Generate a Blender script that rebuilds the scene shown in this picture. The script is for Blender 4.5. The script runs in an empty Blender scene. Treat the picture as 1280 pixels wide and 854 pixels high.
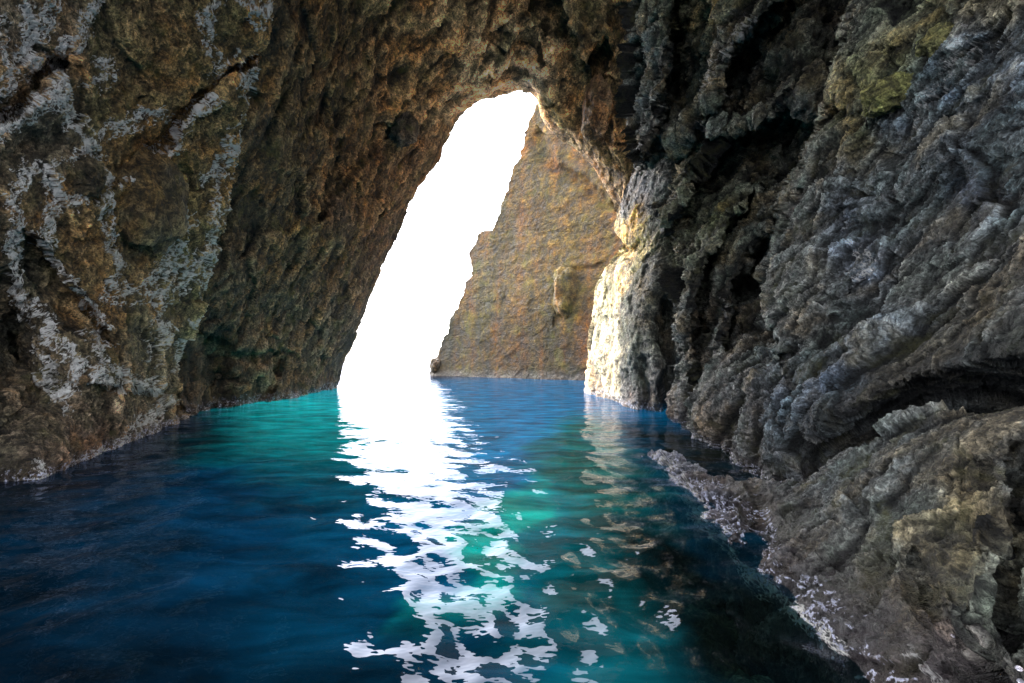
import bpy, math, os
import numpy as np

Q = float(os.environ.get('ROCKQ', '1.0'))          # mesh density
scene = bpy.context.scene
col = scene.collection
rad = math.radians

# ------------------------------------------------------------------ camera
FPX, CX, CY = 569.0, 640.0, 427.0
HORIZ, CAMZ = 452.0, 1.6
PITCH = math.atan((HORIZ - CY) / FPX)
cam = bpy.data.cameras.new('camera')
cam.sensor_width = 36.0
cam.lens = 36.0 * FPX / 1280.0
cam.clip_start, cam.clip_end = 0.05, 20000.0
cam_o = bpy.data.objects.new('camera', cam)
cam_o.location = (0, 0, CAMZ)
cam_o.rotation_euler = (rad(90) + PITCH, 0, 0)
col.objects.link(cam_o)
scene.camera = cam_o


def P(px, py, d):
    """photo position + distance ahead -> a point of the place"""
    px, py, d = np.asarray(px, float), np.asarray(py, float), np.asarray(d, float)
    a, b = (px - CX) / FPX, (CY - py) / FPX
    c, s = math.cos(PITCH), math.sin(PITCH)
    fy = c - b * s
    fz = s + b * c
    k = d / fy
    return np.stack([a * k, d, CAMZ + fz * k], -1)


# ------------------------------------------------------------------ noise
rng = np.random.default_rng(7)
PERM = rng.permutation(256).astype(np.int32)
PERM = np.concatenate([PERM, PERM])
G = rng.normal(size=(256, 3)).astype(np.float32)
G /= np.linalg.norm(G, axis=1, keepdims=True)


def perlin(p):
    p = p.astype(np.float32)
    i = np.floor(p).astype(np.int32)
    f = p - i
    i &= 255
    w = f * f * f * (f * (f * 6 - 15) + 10)
    out = np.zeros(len(p), np.float32)
    for dx in (0, 1):
        wx = w[:, 0] if dx else 1 - w[:, 0]
        hx = PERM[(i[:, 0] + dx) & 255]
        for dy in (0, 1):
            wy = w[:, 1] if dy else 1 - w[:, 1]
            hy = PERM[(hx + i[:, 1] + dy) & 255]
            for dz in (0, 1):
                wz = w[:, 2] if dz else 1 - w[:, 2]
                g = G[PERM[(hy + i[:, 2] + dz) & 255]]
                out += wx * wy * wz * (g[:, 0] * (f[:, 0] - dx) + g[:, 1] * (f[:, 1] - dy) + g[:, 2] * (f[:, 2] - dz))
    return out * 1.6


def fbm(p, o=5, lac=2.03, gain=0.5):
    a, s = 1.0, np.zeros(len(p), np.float32)
    for k in range(o):
        s += a * perlin(p + 17.3 * k)
        p = p * lac
        a *= gain
    return s


def ridged(p, o=5, lac=2.1, gain=0.5):
    a, s, prev = 1.0, np.zeros(len(p), np.float32), 1.0
    for k in range(o):
        n = 1 - np.abs(perlin(p + 31.7 * k)) * 1.6
        n = np.clip(n, 0, 1) ** 2
        s += a * n * prev
        prev = np.clip(n * 1.4, 0, 1)
        p = p * lac
        a *= gain
    return s


def worley(p):
    p = p.astype(np.float32)
    i = np.floor(p).astype(np.int32)
    f = p - i
    d1 = np.full(len(p), 9.0, np.float32)
    d2 = d1.copy()
    for dx in (-1, 0, 1):
        for dy in (-1, 0, 1):
            for dz in (-1, 0, 1):
                h = PERM[(PERM[(PERM[(i[:, 0] + dx) & 255] + i[:, 1] + dy) & 255] + i[:, 2] + dz) & 255]
                q = G[h] * 0.45
                d = np.sqrt((q[:, 0] + dx + .5 - f[:, 0]) ** 2 + (q[:, 1] + dy + .5 - f[:, 1]) ** 2 + (q[:, 2] + dz + .5 - f[:, 2]) ** 2)
                nd2 = np.minimum(np.maximum(d1, d), d2)
                d1 = np.minimum(d1, d)
                d2 = nd2
    return d1, d2


def facets(p):
    """broken faces: every cell a tilted plane at its own height"""
    p = p.astype(np.float32)
    i = np.floor(p).astype(np.int32)
    f = p - i
    best = np.full(len(p), 9.0, np.float32)
    out = np.zeros(len(p), np.float32)
    for dx in (-1, 0, 1):
        for dy in (-1, 0, 1):
            for dz in (-1, 0, 1):
                h = PERM[(PERM[(PERM[(i[:, 0] + dx) & 255] + i[:, 1] + dy) & 255] + i[:, 2] + dz) & 255]
                q = G[h] * 0.45
                e = np.stack([f[:, 0] - q[:, 0] - dx - .5, f[:, 1] - q[:, 1] - dy - .5, f[:, 2] - q[:, 2] - dz - .5], -1)
                d = (e ** 2).sum(1)
                m = d < best
                best = np.where(m, d, best)
                out = np.where(m, 0.75 * (e * G[(h + 57) & 255]).sum(1) + 0.5 * G[(h + 101) & 255][:, 0], out)
    return out


def sstep(a, b, x):
    t = np.clip((x - a) / (b - a), 0, 1)
    return t * t * (3 - 2 * t)


# ------------------------------------------------------------------ curves, interpolation
def catmull(pts, s):
    pts = np.asarray(pts, float)
    n = len(pts)
    s = np.clip(s, 0, n - 1 - 1e-9)
    i = s.astype(int)
    f = (s - i)[:, None]
    g = lambda k: pts[np.clip(k, 0, n - 1)]
    p0, p1, p2, p3 = g(i - 1), g(i), g(i + 1), g(i + 2)
    return 0.5 * (2 * p1 + (p2 - p0) * f + (2 * p0 - 5 * p1 + 4 * p2 - p3) * f * f + (3 * p1 - p0 - 3 * p2 + p3) * f ** 3)


def tps(ctrl, X):
    """thin plate spline of log distance over the photo plane"""
    c = np.asarray(ctrl, float)
    pts, val = c[:, :2] / 400.0, np.log(c[:, 2])
    X = X / 400.0
    n = len(pts)

    def U(r2):
        return 0.5 * r2 * np.log(r2 + 1e-12)
    K = U(((pts[:, None] - pts[None]) ** 2).sum(-1)) + np.eye(n) * 1e-3
    Pm = np.c_[np.ones(n), pts]
    A = np.zeros((n + 3, n + 3))
    A[:n, :n], A[:n, n:], A[n:, :n] = K, Pm, Pm.T
    w = np.linalg.solve(A, np.r_[val, 0, 0, 0])
    out = w[n] + X @ w[n + 1:]
    for k in range(n):
        out += w[k] * U(((X - pts[k]) ** 2).sum(-1))
    return np.exp(out)


def poly_dist(X, line):
    """unsigned distance, signed side, position along"""
    line = np.asarray(line, float)
    best = np.full(len(X), 1e9)
    side = np.zeros(len(X))
    for a, b in zip(line[:-1], line[1:]):
        ab = b - a
        L2 = (ab ** 2).sum() + 1e-9
        t = np.clip(((X - a) @ ab) / L2, 0, 1)
        q = X - a - t[:, None] * ab
        d = np.sqrt((q ** 2).sum(-1))
        m = d < best
        cr = ab[0] * (X[:, 1] - a[1]) - ab[1] * (X[:, 0] - a[0])
        best = np.where(m, d, best)
        side = np.where(m, np.sign(cr), side)
    return best, side


def shepard(ctrl, X, power=3.0, soft=18.0):
    c = np.asarray(ctrl, float)
    out = np.zeros((len(X), 3))
    W = np.zeros(len(X))
    for r in c:
        w = 1.0 / (np.sqrt((X[:, 0] - r[0]) ** 2 + (X[:, 1] - r[1]) ** 2) + soft) ** power
        out += w[:, None] * r[2:5]
        W += w
    return out / W[:, None]


def mesh_grid(name, V, nr, nc, attrs=None, flip=False):
    me = bpy.data.meshes.new(name)
    idx = np.arange(nr * nc, dtype=np.int32).reshape(nr, nc)
    a, b, c, d = idx[:-1, :-1].ravel(), idx[:-1, 1:].ravel(), idx[1:, 1:].ravel(), idx[1:, :-1].ravel()
    F = np.stack([a, d, c, b] if flip else [a, b, c, d], -1)
    me.vertices.add(len(V))
    me.vertices.foreach_set('co', V.astype(np.float32).ravel())
    me.loops.add(F.size)
    me.loops.foreach_set('vertex_index', F.ravel())
    me.polygons.add(len(F))
    me.polygons.foreach_set('loop_start', np.arange(0, F.size, 4, dtype=np.int32))
    me.polygons.foreach_set('use_smooth', np.ones(len(F), bool))
    me.update(calc_edges=True)
    for k, v in (attrs or {}).items():
        if v.ndim == 2:
            at = me.attributes.new(k, 'FLOAT_COLOR', 'POINT')
            at.data.foreach_set('color', np.c_[v, np.ones(len(v))].astype(np.float32).ravel())
        else:
            at = me.attributes.new(k, 'FLOAT', 'POINT')
            at.data.foreach_set('value', v.astype(np.float32))
    return me


def add(name, me, mat, label=None, cat=None, group=None, kind=None, parent=None, origin=None):
    if origin is not None:
        o3 = np.asarray(origin, float)
        co = np.empty(len(me.vertices) * 3, np.float32)
        me.vertices.foreach_get('co', co)
        me.vertices.foreach_set('co', (co.reshape(-1, 3) - o3).astype(np.float32).ravel())
        me.update()
    o = bpy.data.objects.new(name, me)
    col.objects.link(o)
    if origin is not None:
        o.location = tuple(float(t) for t in origin)
    me.materials.append(mat)
    if parent is not None:
        o.parent = parent
        o.matrix_parent_inverse.identity()
        if origin is not None:
            o.location = tuple(np.asarray(origin, float) - np.array(parent.location))
    for k, v in (('label', label), ('category', cat), ('group', group), ('kind', kind)):
        if v:
            o[k] = v
    return o


def normals(V, nr, nc):
    G3 = V.reshape(nr, nc, 3)
    du = np.gradient(G3, axis=1)
    dv = np.gradient(G3, axis=0)
    n = np.cross(du, dv).reshape(-1, 3)
    n /= np.linalg.norm(n, axis=1, keepdims=True) + 1e-9
    # towards the cave's inside (the viewer side)
    s = np.sign(((np.array([0, 0, CAMZ]) - V) * n).sum(1))
    return n * s[:, None]


def blur(A, k):
    """box blur (twice) of a 2D grid"""
    for _ in range(2):
        for ax in (0, 1):
            pad = [(0, 0), (0, 0)]
            pad[ax] = (k + 1, k)
            c = np.cumsum(np.pad(A, pad, mode='edge'), axis=ax)
            n = A.shape[ax]
            hi = np.take(c, np.arange(2 * k + 1, 2 * k + 1 + n), axis=ax)
            lo = np.take(c, np.arange(0, n), axis=ax)
            A = (hi - lo) / (2 * k + 1)
    return A


def samples(breaks):
    """[(value, count to the next), ...] -> increasing array"""
    out = []
    for (a, n), (b, _) in zip(breaks[:-1], breaks[1:]):
        out.append(np.linspace(a, b, max(2, int(n * Q)), endpoint=False))
    out.append([breaks[-1][0]])
    return np.concatenate(out)


def rock(name, c0, c1, sS, sT, ctrl, tint, ridges=(), pits=(), veins=(), rough=1.0, stretch=None,
         round_edge=0, ret=None, back_t0=0, extra=None, aniso=1.0, seed=0.0, flatness=0.0, wetz=0.5, pow_tint=3.0, low=1.0, mid=1.0, jag=0.0, foam_glint=0.0, edge_calm=0.0, fac=1.0):
    """ruled sheet between two outlines, given depth, relief, strata and mineral colour with painted light and shade"""
    s, t = samples(sS), samples(sT)
    A, B = catmull(c0, s), catmull(c1, s)
    jp = np.c_[A / 28.0, np.full(len(A), seed * 3)]
    A = A + jag * np.c_[fbm(jp, 5, gain=0.62), fbm(jp + 7, 5, gain=0.62)]
    X = (A[:, None] * (1 - t)[None, :, None] + B[:, None] * t[None, :, None])
    nr, nc = len(s), len(t)
    X = X.reshape(-1, 2)
    D = tps(ctrl, X)
    dist_edge = np.sqrt(((X.reshape(nr, nc, 2) - A[:, None]) ** 2).sum(-1)).ravel()
    if round_edge:
        D *= 1 + round_edge * np.exp(-dist_edge / 9.0)
    if extra is not None:
        D = extra(X, D)
    # folds: raised lip with a steep drop on one side
    wob = 5.0 * fbm(np.c_[X / 40.0, np.full(len(X), seed)], 3)
    wob2 = 5.0 * fbm(np.c_[X / 40.0, np.full(len(X), seed + 9)], 3)
    Xw = X + np.c_[wob, wob2]
    rim = np.zeros(len(X))
    for line, wl, wr, amp, drop in ridges:     # left of the line's direction / right of it
        d, sd = poly_dist(Xw, line)
        # photo y runs down, so positive cross = right-hand side
        f = np.where(sd < 0, np.exp(-(d / wl) ** 2), np.exp(-(d / 5.0) ** 2))
        g = np.where(sd >= 0, np.exp(-((d - wr) / wr) ** 2) * sstep(0, 8, d), 0)
        D *= 1 - amp * f + drop * g
        rim = np.maximum(rim, np.exp(-(d / 7.0) ** 2))
    for (x, y, rx, ry, rot, amp) in pits:
        c, sn = math.cos(rad(rot)), math.sin(rad(rot))
        dx, dy = Xw[:, 0] - x, Xw[:, 1] - y
        q = np.sqrt(((dx * c + dy * sn) / rx) ** 2 + ((-dx * sn + dy * c) / ry) ** 2)
        D *= 1 + 0.8 * amp * np.exp(-(q * 0.95) ** 2) * np.clip(1 + 0.5 * wob / 5, .4, 1.6)
    V = P(X[:, 0], X[:, 1], D)
    if ret:                                       # the rock's far side at its free edge
        G3 = V.reshape(nr, nc, 3)
        Dg = D.reshape(nr, nc)
        e = []
        for k in range(1, 9):
            f = k / 8.0
            e.append(P(A[:, 0] + (B[:, 0] - A[:, 0]) * ret[0] * f, A[:, 1] + (B[:, 1] - A[:, 1]) * ret[0] * f, Dg[:, 0] * (1 + ret[1] * f ** 0.7)))
        e = np.stack(e[::-1], 1)
        G3 = np.concatenate([e, G3], 1)
        X = np.concatenate([np.repeat(A[:, None], 8, 1), X.reshape(nr, nc, 2)], 1).reshape(-1, 2)
        rim = np.concatenate([np.zeros((nr, 8)), rim.reshape(nr, nc)], 1).ravel()
        D = np.concatenate([np.repeat(Dg[:, :1], 8, 1), Dg], 1).ravel()
        nc += 8
        V = G3.reshape(-1, 3)
    N = normals(V, nr, nc)
    # relief: three sizes relative to how far away the rock stands
    k = np.clip(D / 9.0, 0.28, 2.2) ** 0.75
    S = np.eye(3) if stretch is None else stretch
    Q3 = V @ S.T + seed * 13.1
    warp = np.c_[fbm(Q3 * 0.7, 3), fbm(Q3 * 0.7 + 50, 3), fbm(Q3 * 0.7 + 90, 3)]
    Qw = Q3 + 0.45 * warp
    big = fbm(Qw * 0.38, 3)
    r1 = ridged(Qw * 0.7, 5) - 0.9
    w1, _ = worley(Qw * np.array([1.0, 1.0, 1.0]) * 0.95 + 0.3 * warp)      # solution hollows between sharp crests
    Qi = 0.55 * Q3 + 0.45 * (V + seed * 13.1)
    w2, _ = worley(Qi * 2.7 + 0.5 * warp)
    r2 = ridged(Q3 * 2.3 + 0.5 * warp, 5) - 0.9
    p1, _ = worley(V * 6.3 + 0.9 * warp)
    fine = fbm(V * 7.0 + 3, 5, gain=0.6)
    fine2 = ridged(V * 13.0 + warp, 4, gain=0.6) - 0.8
    nearf = np.clip(9.0 / np.maximum(D, 1), 0, 1.4)
    f1 = facets(Q3 * 0.85 + 0.18 * warp) + 0.45 * facets(Q3 * 1.7 + 5 + 0.18 * warp)
    f2 = facets(Qi * 2.3 + 0.25 * warp + 0.12 * fine[:, None])
    h_big = (0.36 * big + 0.16 * r1 + 0.12 * (np.clip(w1, 0, .9) ** 1.5 - 0.35) + 0.30 * fac * f1) * low
    h_mid = (0.05 * r2 + 0.06 * (np.clip(w2, 0, .9) ** 1.5 - 0.35) + 0.15 * fac * f2) * mid
    h_fin = 0.030 * fine + 0.026 * fine2 + 0.045 * (np.clip(p1, 0, .8) - 0.45)
    dg = np.concatenate([np.zeros((nr, nc - len(t))), dist_edge.reshape(nr, len(t))], 1).ravel()
    H = rough * (1 - edge_calm * np.exp(-dg / 26.0)) * (k * h_big * (1 - flatness) + k * h_mid * (1 - flatness * 0.5) + h_fin * np.clip(k, .45, 1.6))
    if nc > len(t):
        H = H * np.concatenate([np.linspace(.15, .8, 8), np.ones(len(t))])[None].repeat(nr, 0).ravel()
    V = V + N * H[:, None]
    # cavity map (height against its neighbourhood) for dirt, painted shade and brightened edges
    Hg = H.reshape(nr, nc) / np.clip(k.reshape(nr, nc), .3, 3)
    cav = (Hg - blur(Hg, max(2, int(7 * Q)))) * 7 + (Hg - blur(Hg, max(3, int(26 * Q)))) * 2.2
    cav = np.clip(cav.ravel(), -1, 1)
    T = shepard(tint, X + 0.5 * np.c_[40 * big, 40 * r1], pow_tint)
    vein = np.zeros(len(X))
    if veins:
        zone = np.zeros(len(X))
        for kk in range(4):
            o3 = np.full(len(X), kk * 5.3 + seed)
            jx = np.c_[13 * fbm(np.c_[X / 30, o3], 5, gain=.65), 13 * fbm(np.c_[X / 30, o3 + 2.7], 5, gain=.65)] + 3.6 * (kk - 1.5)
            Xv = X + jx
            thick = 0.9 + 0.9 * np.clip(fbm(np.c_[X / 15, o3 + 4], 3) + .3, 0, 1.5)
            for line, w, a_ in veins:
                d, _ = poly_dist(Xv, line)
                vein = np.maximum(vein, a_ * np.exp(-(d / thick) ** 2))
                if kk == 2:
                    zone = np.maximum(zone, a_ * np.exp(-(d / (w * .95)) ** 2))
        c1_, c2_ = worley(V * 5.2 + 1.1 * warp + 0.5 * fine[:, None])
        web = np.exp(-((c2_ - c1_) / .06) ** 2)
        c1_, c2_ = worley(V * 11.0 + 1.5 * warp + 0.6 * fine[:, None])
        web = np.maximum(web, .9 * np.exp(-((c2_ - c1_) / .055) ** 2))
        vein = np.maximum(vein * np.clip(.75 + .8 * fine, .25, 1), zone * web)
        V = V + N * (0.02 * vein * np.clip(k, .4, 1.2))[:, None]
    wet = 1 - sstep(0.05, wetz, V[:, 2] + 0.12 * big)
    fo = foam_glint * sstep(-.03, 0.0, V[:, 2]) * (1 - sstep(0.04, 0.20, V[:, 2] * np.clip(6.0 / D, .35, 1.2) + 0.07 * big + 0.05 * fine)) * sstep(-.4, .3, fine2 + .6 * fine + .4 * big)
    me = mesh_grid(name, V, nr, nc, dict(tint=T, cav=cav, vein=vein, wet=wet, foam_glint=fo))
    return me


# ------------------------------------------------------------------ materials
class NT:
    def __init__(s, name):
        s.m = bpy.data.materials.new(name)
        s.m.use_nodes = True
        s.t = s.m.node_tree
        s.t.nodes.clear()
        s.out = s.t.nodes.new('ShaderNodeOutputMaterial')

    def n(s, typ, **kw):
        nd = s.t.nodes.new(typ)
        for k, v in kw.items():
            if k.startswith('i_'):
                nd.inputs[k[2:].replace('_', ' ')].default_value = v
            else:
                setattr(nd, k, v)
        return nd

    def l(s, a, b):
        s.t.links.new(a, b)

    def val(s, x):
        return x

    def math(s, op, a, b=None, clamp=False):
        nd = s.n('ShaderNodeMath', operation=op, use_clamp=clamp)
        for i, x in enumerate((a, b)):
            if x is None:
                continue
            if isinstance(x, (int, float)):
                nd.inputs[i].default_value = x
            else:
                s.l(x, nd.inputs[i])
        return nd.outputs[0]

    def ramp(s, x, stops):
        nd = s.n('ShaderNodeValToRGB')
        cr = nd.color_ramp
        while len(cr.elements) < len(stops):
            cr.elements.new(0.5)
        for e, (p, c) in zip(cr.elements, stops):
            e.position = p
            e.color = (c, c, c, 1) if isinstance(c, (int, float)) else (*c, 1)
        s.l(x, nd.inputs[0])
        return nd.outputs[0]

    def mix(s, f, a, b, mode='MIX'):
        nd = s.n('ShaderNodeMix', data_type='RGBA', blend_type=mode)
        for sock, x in ((nd.inputs[0], f), (nd.inputs[6], a), (nd.inputs[7], b)):
            if isinstance(x, (int, float)):
                sock.default_value = x
            elif isinstance(x, tuple):
                sock.default_value = (*x, 1)
            else:
                s.l(x, sock)
        return nd.outputs[2]

    def noise(s, vec, scale, detail=6, rough=0.6, dist=0.0, typ='FBM'):
        nd = s.n('ShaderNodeTexNoise', noise_type=typ)
        nd.inputs['Scale'].default_value = scale
        nd.inputs['Detail'].default_value = detail
        nd.inputs['Roughness'].default_value = rough
        nd.inputs['Distortion'].default_value = dist
        s.l(vec, nd.inputs['Vector'])
        return nd.outputs[0]


def rock_material(name, gain=0.72, crests=1.0, bump=1.0, strata=0.0, stretch=(1, 1, 1), wetcol=(0.075, 0.055, 0.06), moss=(0.16, 0.16, 0.03), scale=1.0):
    m = NT(name)
    geo = m.n('ShaderNodeNewGeometry')
    mp = m.n('ShaderNodeMapping')
    mp.inputs['Scale'].default_value = stretch
    m.l(geo.outputs['Position'], mp.inputs['Vector'])
    vec = mp.outputs[0]
    at = lambda n, o: m.n('ShaderNodeAttribute', attribute_name=n).outputs[o]
    tint, cav, vein, wet, foam_glint = at('tint', 'Color'), at('cav', 'Fac'), at('vein', 'Fac'), at('wet', 'Fac'), at('foam_glint', 'Fac')
    n1 = m.noise(vec, 0.9 * scale, 5, 0.62, 0.3)
    n2 = m.noise(vec, 5.0 * scale, 6, 0.68, 0.4)
    n3 = m.noise(vec, 23.0 * scale, 5, 0.65)
    v = m.math('ADD', m.math('MULTIPLY', n2, 0.65), m.math('MULTIPLY', n3, 0.35))
    def crest(sc, det, dist, wd):
        return m.ramp(m.math('ABSOLUTE', m.math('SUBTRACT', m.noise(vec, sc * scale, det, 0.62, dist), 0.5)), [(0.0, 1.0), (wd * .35, 0.55), (wd, 0.0)])
    cr = m.math('ADD', m.math('MULTIPLY', crest(4.5, 5, 0.8, 0.13), 0.55), m.math('MULTIPLY', crest(14.0, 4, 0.6, 0.15), 0.45))
    tone = m.ramp(v, [(0.34, 0.14), (0.46, 0.65), (0.56, 1.35), (0.70, 2.7)])
    c = m.mix(1.0, tint, tone, 'MULTIPLY')
    c = m.mix(crests, c, m.ramp(cr, [(0.05, 0.45), (0.4, 0.95), (0.62, 1.8), (0.85, 3.0)]), 'MULTIPLY')
    if strata:
        ms_ = m.n('ShaderNodeMapping')
        ms_.inputs['Scale'].default_value = (0.10, 0.10, 1.6)
        m.l(geo.outputs['Position'], ms_.inputs['Vector'])
        st = m.noise(ms_.outputs[0], 1.0, 8, 0.7, 0.6)
        c = m.mix(1.0, c, m.ramp(st, [(0.30, 0.7), (0.5, 1.0), (0.70, 1.3)]), 'MULTIPLY')
        mt = m.n('ShaderNodeMapping')
        mt.inputs['Scale'].default_value = (0.55, 0.55, 0.05)
        m.l(geo.outputs['Position'], mt.inputs['Vector'])
        stn = m.noise(mt.outputs[0], 1.0, 6, 0.6, 0.3)
        c = m.mix(1.0, c, m.ramp(stn, [(0.36, (0.6, 0.72, 0.55)), (0.5, (1, 1, 1)), (0.62, (1.4, 1.05, 0.75))]), 'MULTIPLY')
    hue = m.ramp(n1, [(0.36, (0.80, 0.92, 0.86)), (0.5, (1, 1, 1)), (0.62, (1.25, 1.0, 0.72))])
    c = m.mix(1.0, c, hue, 'MULTIPLY')
    # grime and painted shade in the hollows, scoured, salt-dusted and brightened edges
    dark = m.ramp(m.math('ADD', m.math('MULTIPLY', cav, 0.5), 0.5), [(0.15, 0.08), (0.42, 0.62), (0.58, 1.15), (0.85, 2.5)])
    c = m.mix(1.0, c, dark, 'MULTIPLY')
    mo = m.math('MULTIPLY', m.ramp(m.noise(vec, 1.7 * scale, 7, 0.6, 0.5), [(0.52, 0.0), (0.66, 1.0)]), m.ramp(n2, [(0.4, 0.2), (0.6, 1.0)]))
    c = m.mix(m.math('MULTIPLY', mo, 0.55), c, moss)
    wf = m.math('MULTIPLY', wet, m.ramp(n2, [(0.40, 0.25), (0.6, 1.0)]))
    c = m.mix(m.math('MULTIPLY', wf, 0.75), c, wetcol)
    c = m.mix(1.0, c, (gain, gain, gain), 'MULTIPLY')
    # white lime lace; also painted glints on ledge and right wall
    wv = m.n('ShaderNodeVectorMath', operation='ADD')
    nz = m.n('ShaderNodeTexNoise')
    nz.inputs['Scale'].default_value = 4.0 * scale
    nz.inputs['Detail'].default_value = 5
    m.l(vec, nz.inputs['Vector'])
    sc = m.n('ShaderNodeVectorMath', operation='SCALE')
    sc.inputs['Scale'].default_value = 0.35 / scale
    m.l(nz.outputs['Color'], sc.inputs[0])
    m.l(vec, wv.inputs[0])
    m.l(sc.outputs[0], wv.inputs[1])
    lcw = m.ramp(m.math('MULTIPLY', vein, m.math('ADD', 0.55, m.math('MULTIPLY', n3, 0.9))), [(0.14, 0.0), (0.55, 1.0)])
    c = m.mix(lcw, c, (0.96, 0.92, 0.87))
    n4 = m.noise(vec, 34.0, 3, 0.7)
    fw = m.ramp(m.math('MULTIPLY', m.math('MULTIPLY', foam_glint, m.ramp(n4, [(0.46, 0.0), (0.56, 1.0)])), m.ramp(n2, [(0.36, 0.35), (0.55, 1.0)])), [(0.10, 0.0), (0.36, 1.0)])
    c = m.mix(fw, c, (0.78, 0.78, 0.95))  # waterline foam and wet sky glints painted as pale lavender specks
    bs = m.n('ShaderNodeBsdfPrincipled')
    m.l(c, bs.inputs['Base Color'])
    rg = m.math('SUBTRACT', m.ramp(n2, [(0.35, 0.62), (0.65, 0.92)]), m.math('MULTIPLY', wet, 0.42))
    m.l(rg, bs.inputs['Roughness'])
    bs.inputs['Specular IOR Level'].default_value = 0.45
    # bump
    vp = m.n('ShaderNodeTexVoronoi', feature='F1')
    vp.inputs['Scale'].default_value = 11.0 * scale
    m.l(wv.outputs[0], vp.inputs['Vector'])
    hb = m.math('ADD', m.math('MULTIPLY', m.noise(vec, 7.0 * scale, 7, 0.7, 0.2), 1.0), m.math('MULTIPLY', vp.outputs['Distance'], 0.35))
    hb = m.math('ADD', hb, m.math('MULTIPLY', lcw, 0.15))
    hb = m.math('ADD', hb, m.math('MULTIPLY', cr, 0.5))
    if strata:
        hb = m.math('ADD', hb, m.math('MULTIPLY', st, strata))
    b = m.n('ShaderNodeBump')
    b.inputs['Strength'].default_value = 1.0
    b.inputs['Distance'].default_value = 0.11 * bump
    m.l(hb, b.inputs['Height'])
    m.l(b.outputs[0], bs.inputs['Normal'])
    m.l(bs.outputs[0], m.out.inputs['Surface'])
    return m.m


M_left = rock_material('veined_rock')
M_arch = rock_material('brown_rock', scale=0.75)
M_right = rock_material('grey_rock', moss=(0.15, 0.14, 0.04))
M_ledge = rock_material('grey_ledge_rock', scale=1.5, bump=0.55)
M_butt = rock_material('limestone', scale=0.6, moss=(0.2, 0.18, 0.09))
M_shell = rock_material('shell', scale=6, bump=0.05)
M_cliff = rock_material('ochre_cliff', crests=0.35, wetcol=(0.05, 0.04, 0.035), scale=0.3, bump=1.0, strata=0.7)

# ------------------------------------------------------------------ helper: zoomed-crop coordinates -> photo
def z1(*p, ox=0, oy=0, k=2.6667):
    return [(x / k + ox, y / k + oy) for x, y in p]


def z2(*p):
    return z1(*p, oy=300)


def along(v, k):
    """coordinates squeezed along v, so relief runs in that direction"""
    v = np.asarray(v, float)
    v /= np.linalg.norm(v)
    return np.eye(3) - (1 - k) * np.outer(v, v)


DIAG = along((0.25, -0.75, 0.62), 0.8)
DRIP = along((0.45, 0.1, 0.9), 0.75)

# ================================================================== near left wall
veinsA = [
    (z1((170, -80), (170, 0), (150, 80), (110, 170), (115, 230)), 10, 1), (z1((40, -80), (70, 20), (100, 100), (100, 200)), 11, 1),
    (z1((-60, 60), (10, 130), (40, 250), (0, 300), (-80, 330)), 10, 1), (z1((330, -60), (310, 0), (300, 60), (240, 130), (190, 190), (200, 250)), 9, 1),
    (z1((330, 190), (370, 240), (310, 290)), 7, .8), (z1((200, 250), (180, 330), (100, 370), (0, 430), (-90, 480)), 12, 1),
    (z1((200, 330), (260, 430), (280, 480), (230, 550)), 11, 1), (z1((300, 480), (340, 580), (370, 680), (380, 800)), 9, 1),
    (z1((120, 540), (50, 620), (30, 680), (70, 760), (75, 850)), 7, 1), (z1((160, 560), (190, 640), (180, 700), (170, 850)), 8, .9),
    (z1((280, 640), (220, 690)), 5, .9), (z1((700, -60), (700, 0), (690, 60), (680, 160)), 4.5, .9), (z1((810, 0), (870, 20), (940, 30)), 8, .9),
    (z1((850, 20), (850, 100)), 4, .8), (z1((830, 190), (760, 220), (700, 260)), 7, .8), (z1((890, 210), (850, 250), (800, 300)), 5, .8),
    (z1((860, 250), (820, 370), (790, 470), (760, 540), (700, 600)), 5, .8), (z1((700, 330), (640, 370), (590, 420), (590, 500), (500, 540), (430, 600)), 6, 1),
    (z1((560, 370), (480, 400), (400, 420), (340, 460)), 7, .9), (z1((630, 700), (600, 780), (600, 853)), 4.5, 1), (z1((760, 560), (750, 680), (700, 760), (720, 850)), 5, .7),
    (z2((60, 0), (70, 100), (50, 170), (80, 270)), 5, 1), (z2((50, 170), (130, 230), (180, 310), (230, 370), (260, 430), (220, 520)), 6, 1),
    (z2((150, 0), (150, 50), (200, 120), (270, 150), (310, 220), (350, 280)), 6, 1), (z2((370, 20), (420, 80), (380, 180)), 6, .8),
    (z2((600, 30), (580, 120), (480, 170), (360, 200)), 6, .8), (z2((700, 60), (620, 150), (540, 230), (540, 330), (500, 400)), 6, .8),
    (z2((720, 100), (680, 250), (640, 380), (590, 440)), 6, .75), (z2((310, 300), (360, 400), (300, 440), (380, 490)), 7, .9),
    (z2((360, 400), (450, 480), (520, 490), (560, 540), (440, 620)), 9, .8), (z2((140, 370), (190, 420), (170, 530), (220, 560)), 6, .9),
    (z2((430, 640), (380, 700), (270, 750)), 6, .8), (z2((100, 780), (130, 770)), 6, .9),
]
tintA = [
    (60, 60, .16, .145, .13), (200, 60, .17, .125, .07), (220, 100, .19, .135, .07), (300, 60, .16, .12, .065), (60, 160, .08, .075, .07),
    (150, 140, .13, .105, .06), (260, 180, .15, .12, .07), (190, 250, .17, .13, .06), (90, 280, .15, .11, .06), (30, 330, .05, .05, .045),
    (120, 350, .15, .11, .06), (230, 330, .13, .115, .07), (180, 420, .12, .11, .08), (20, 420, .02, .025, .025), (60, 520, .09, .075, .06),
    (150, 500, .14, .12, .10), (120, 555, .11, .085, .08), (200, 500, .13, .12, .10), (20, 560, .06, .05, .045), (-300, 200, .1, .09, .08),
]
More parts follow.
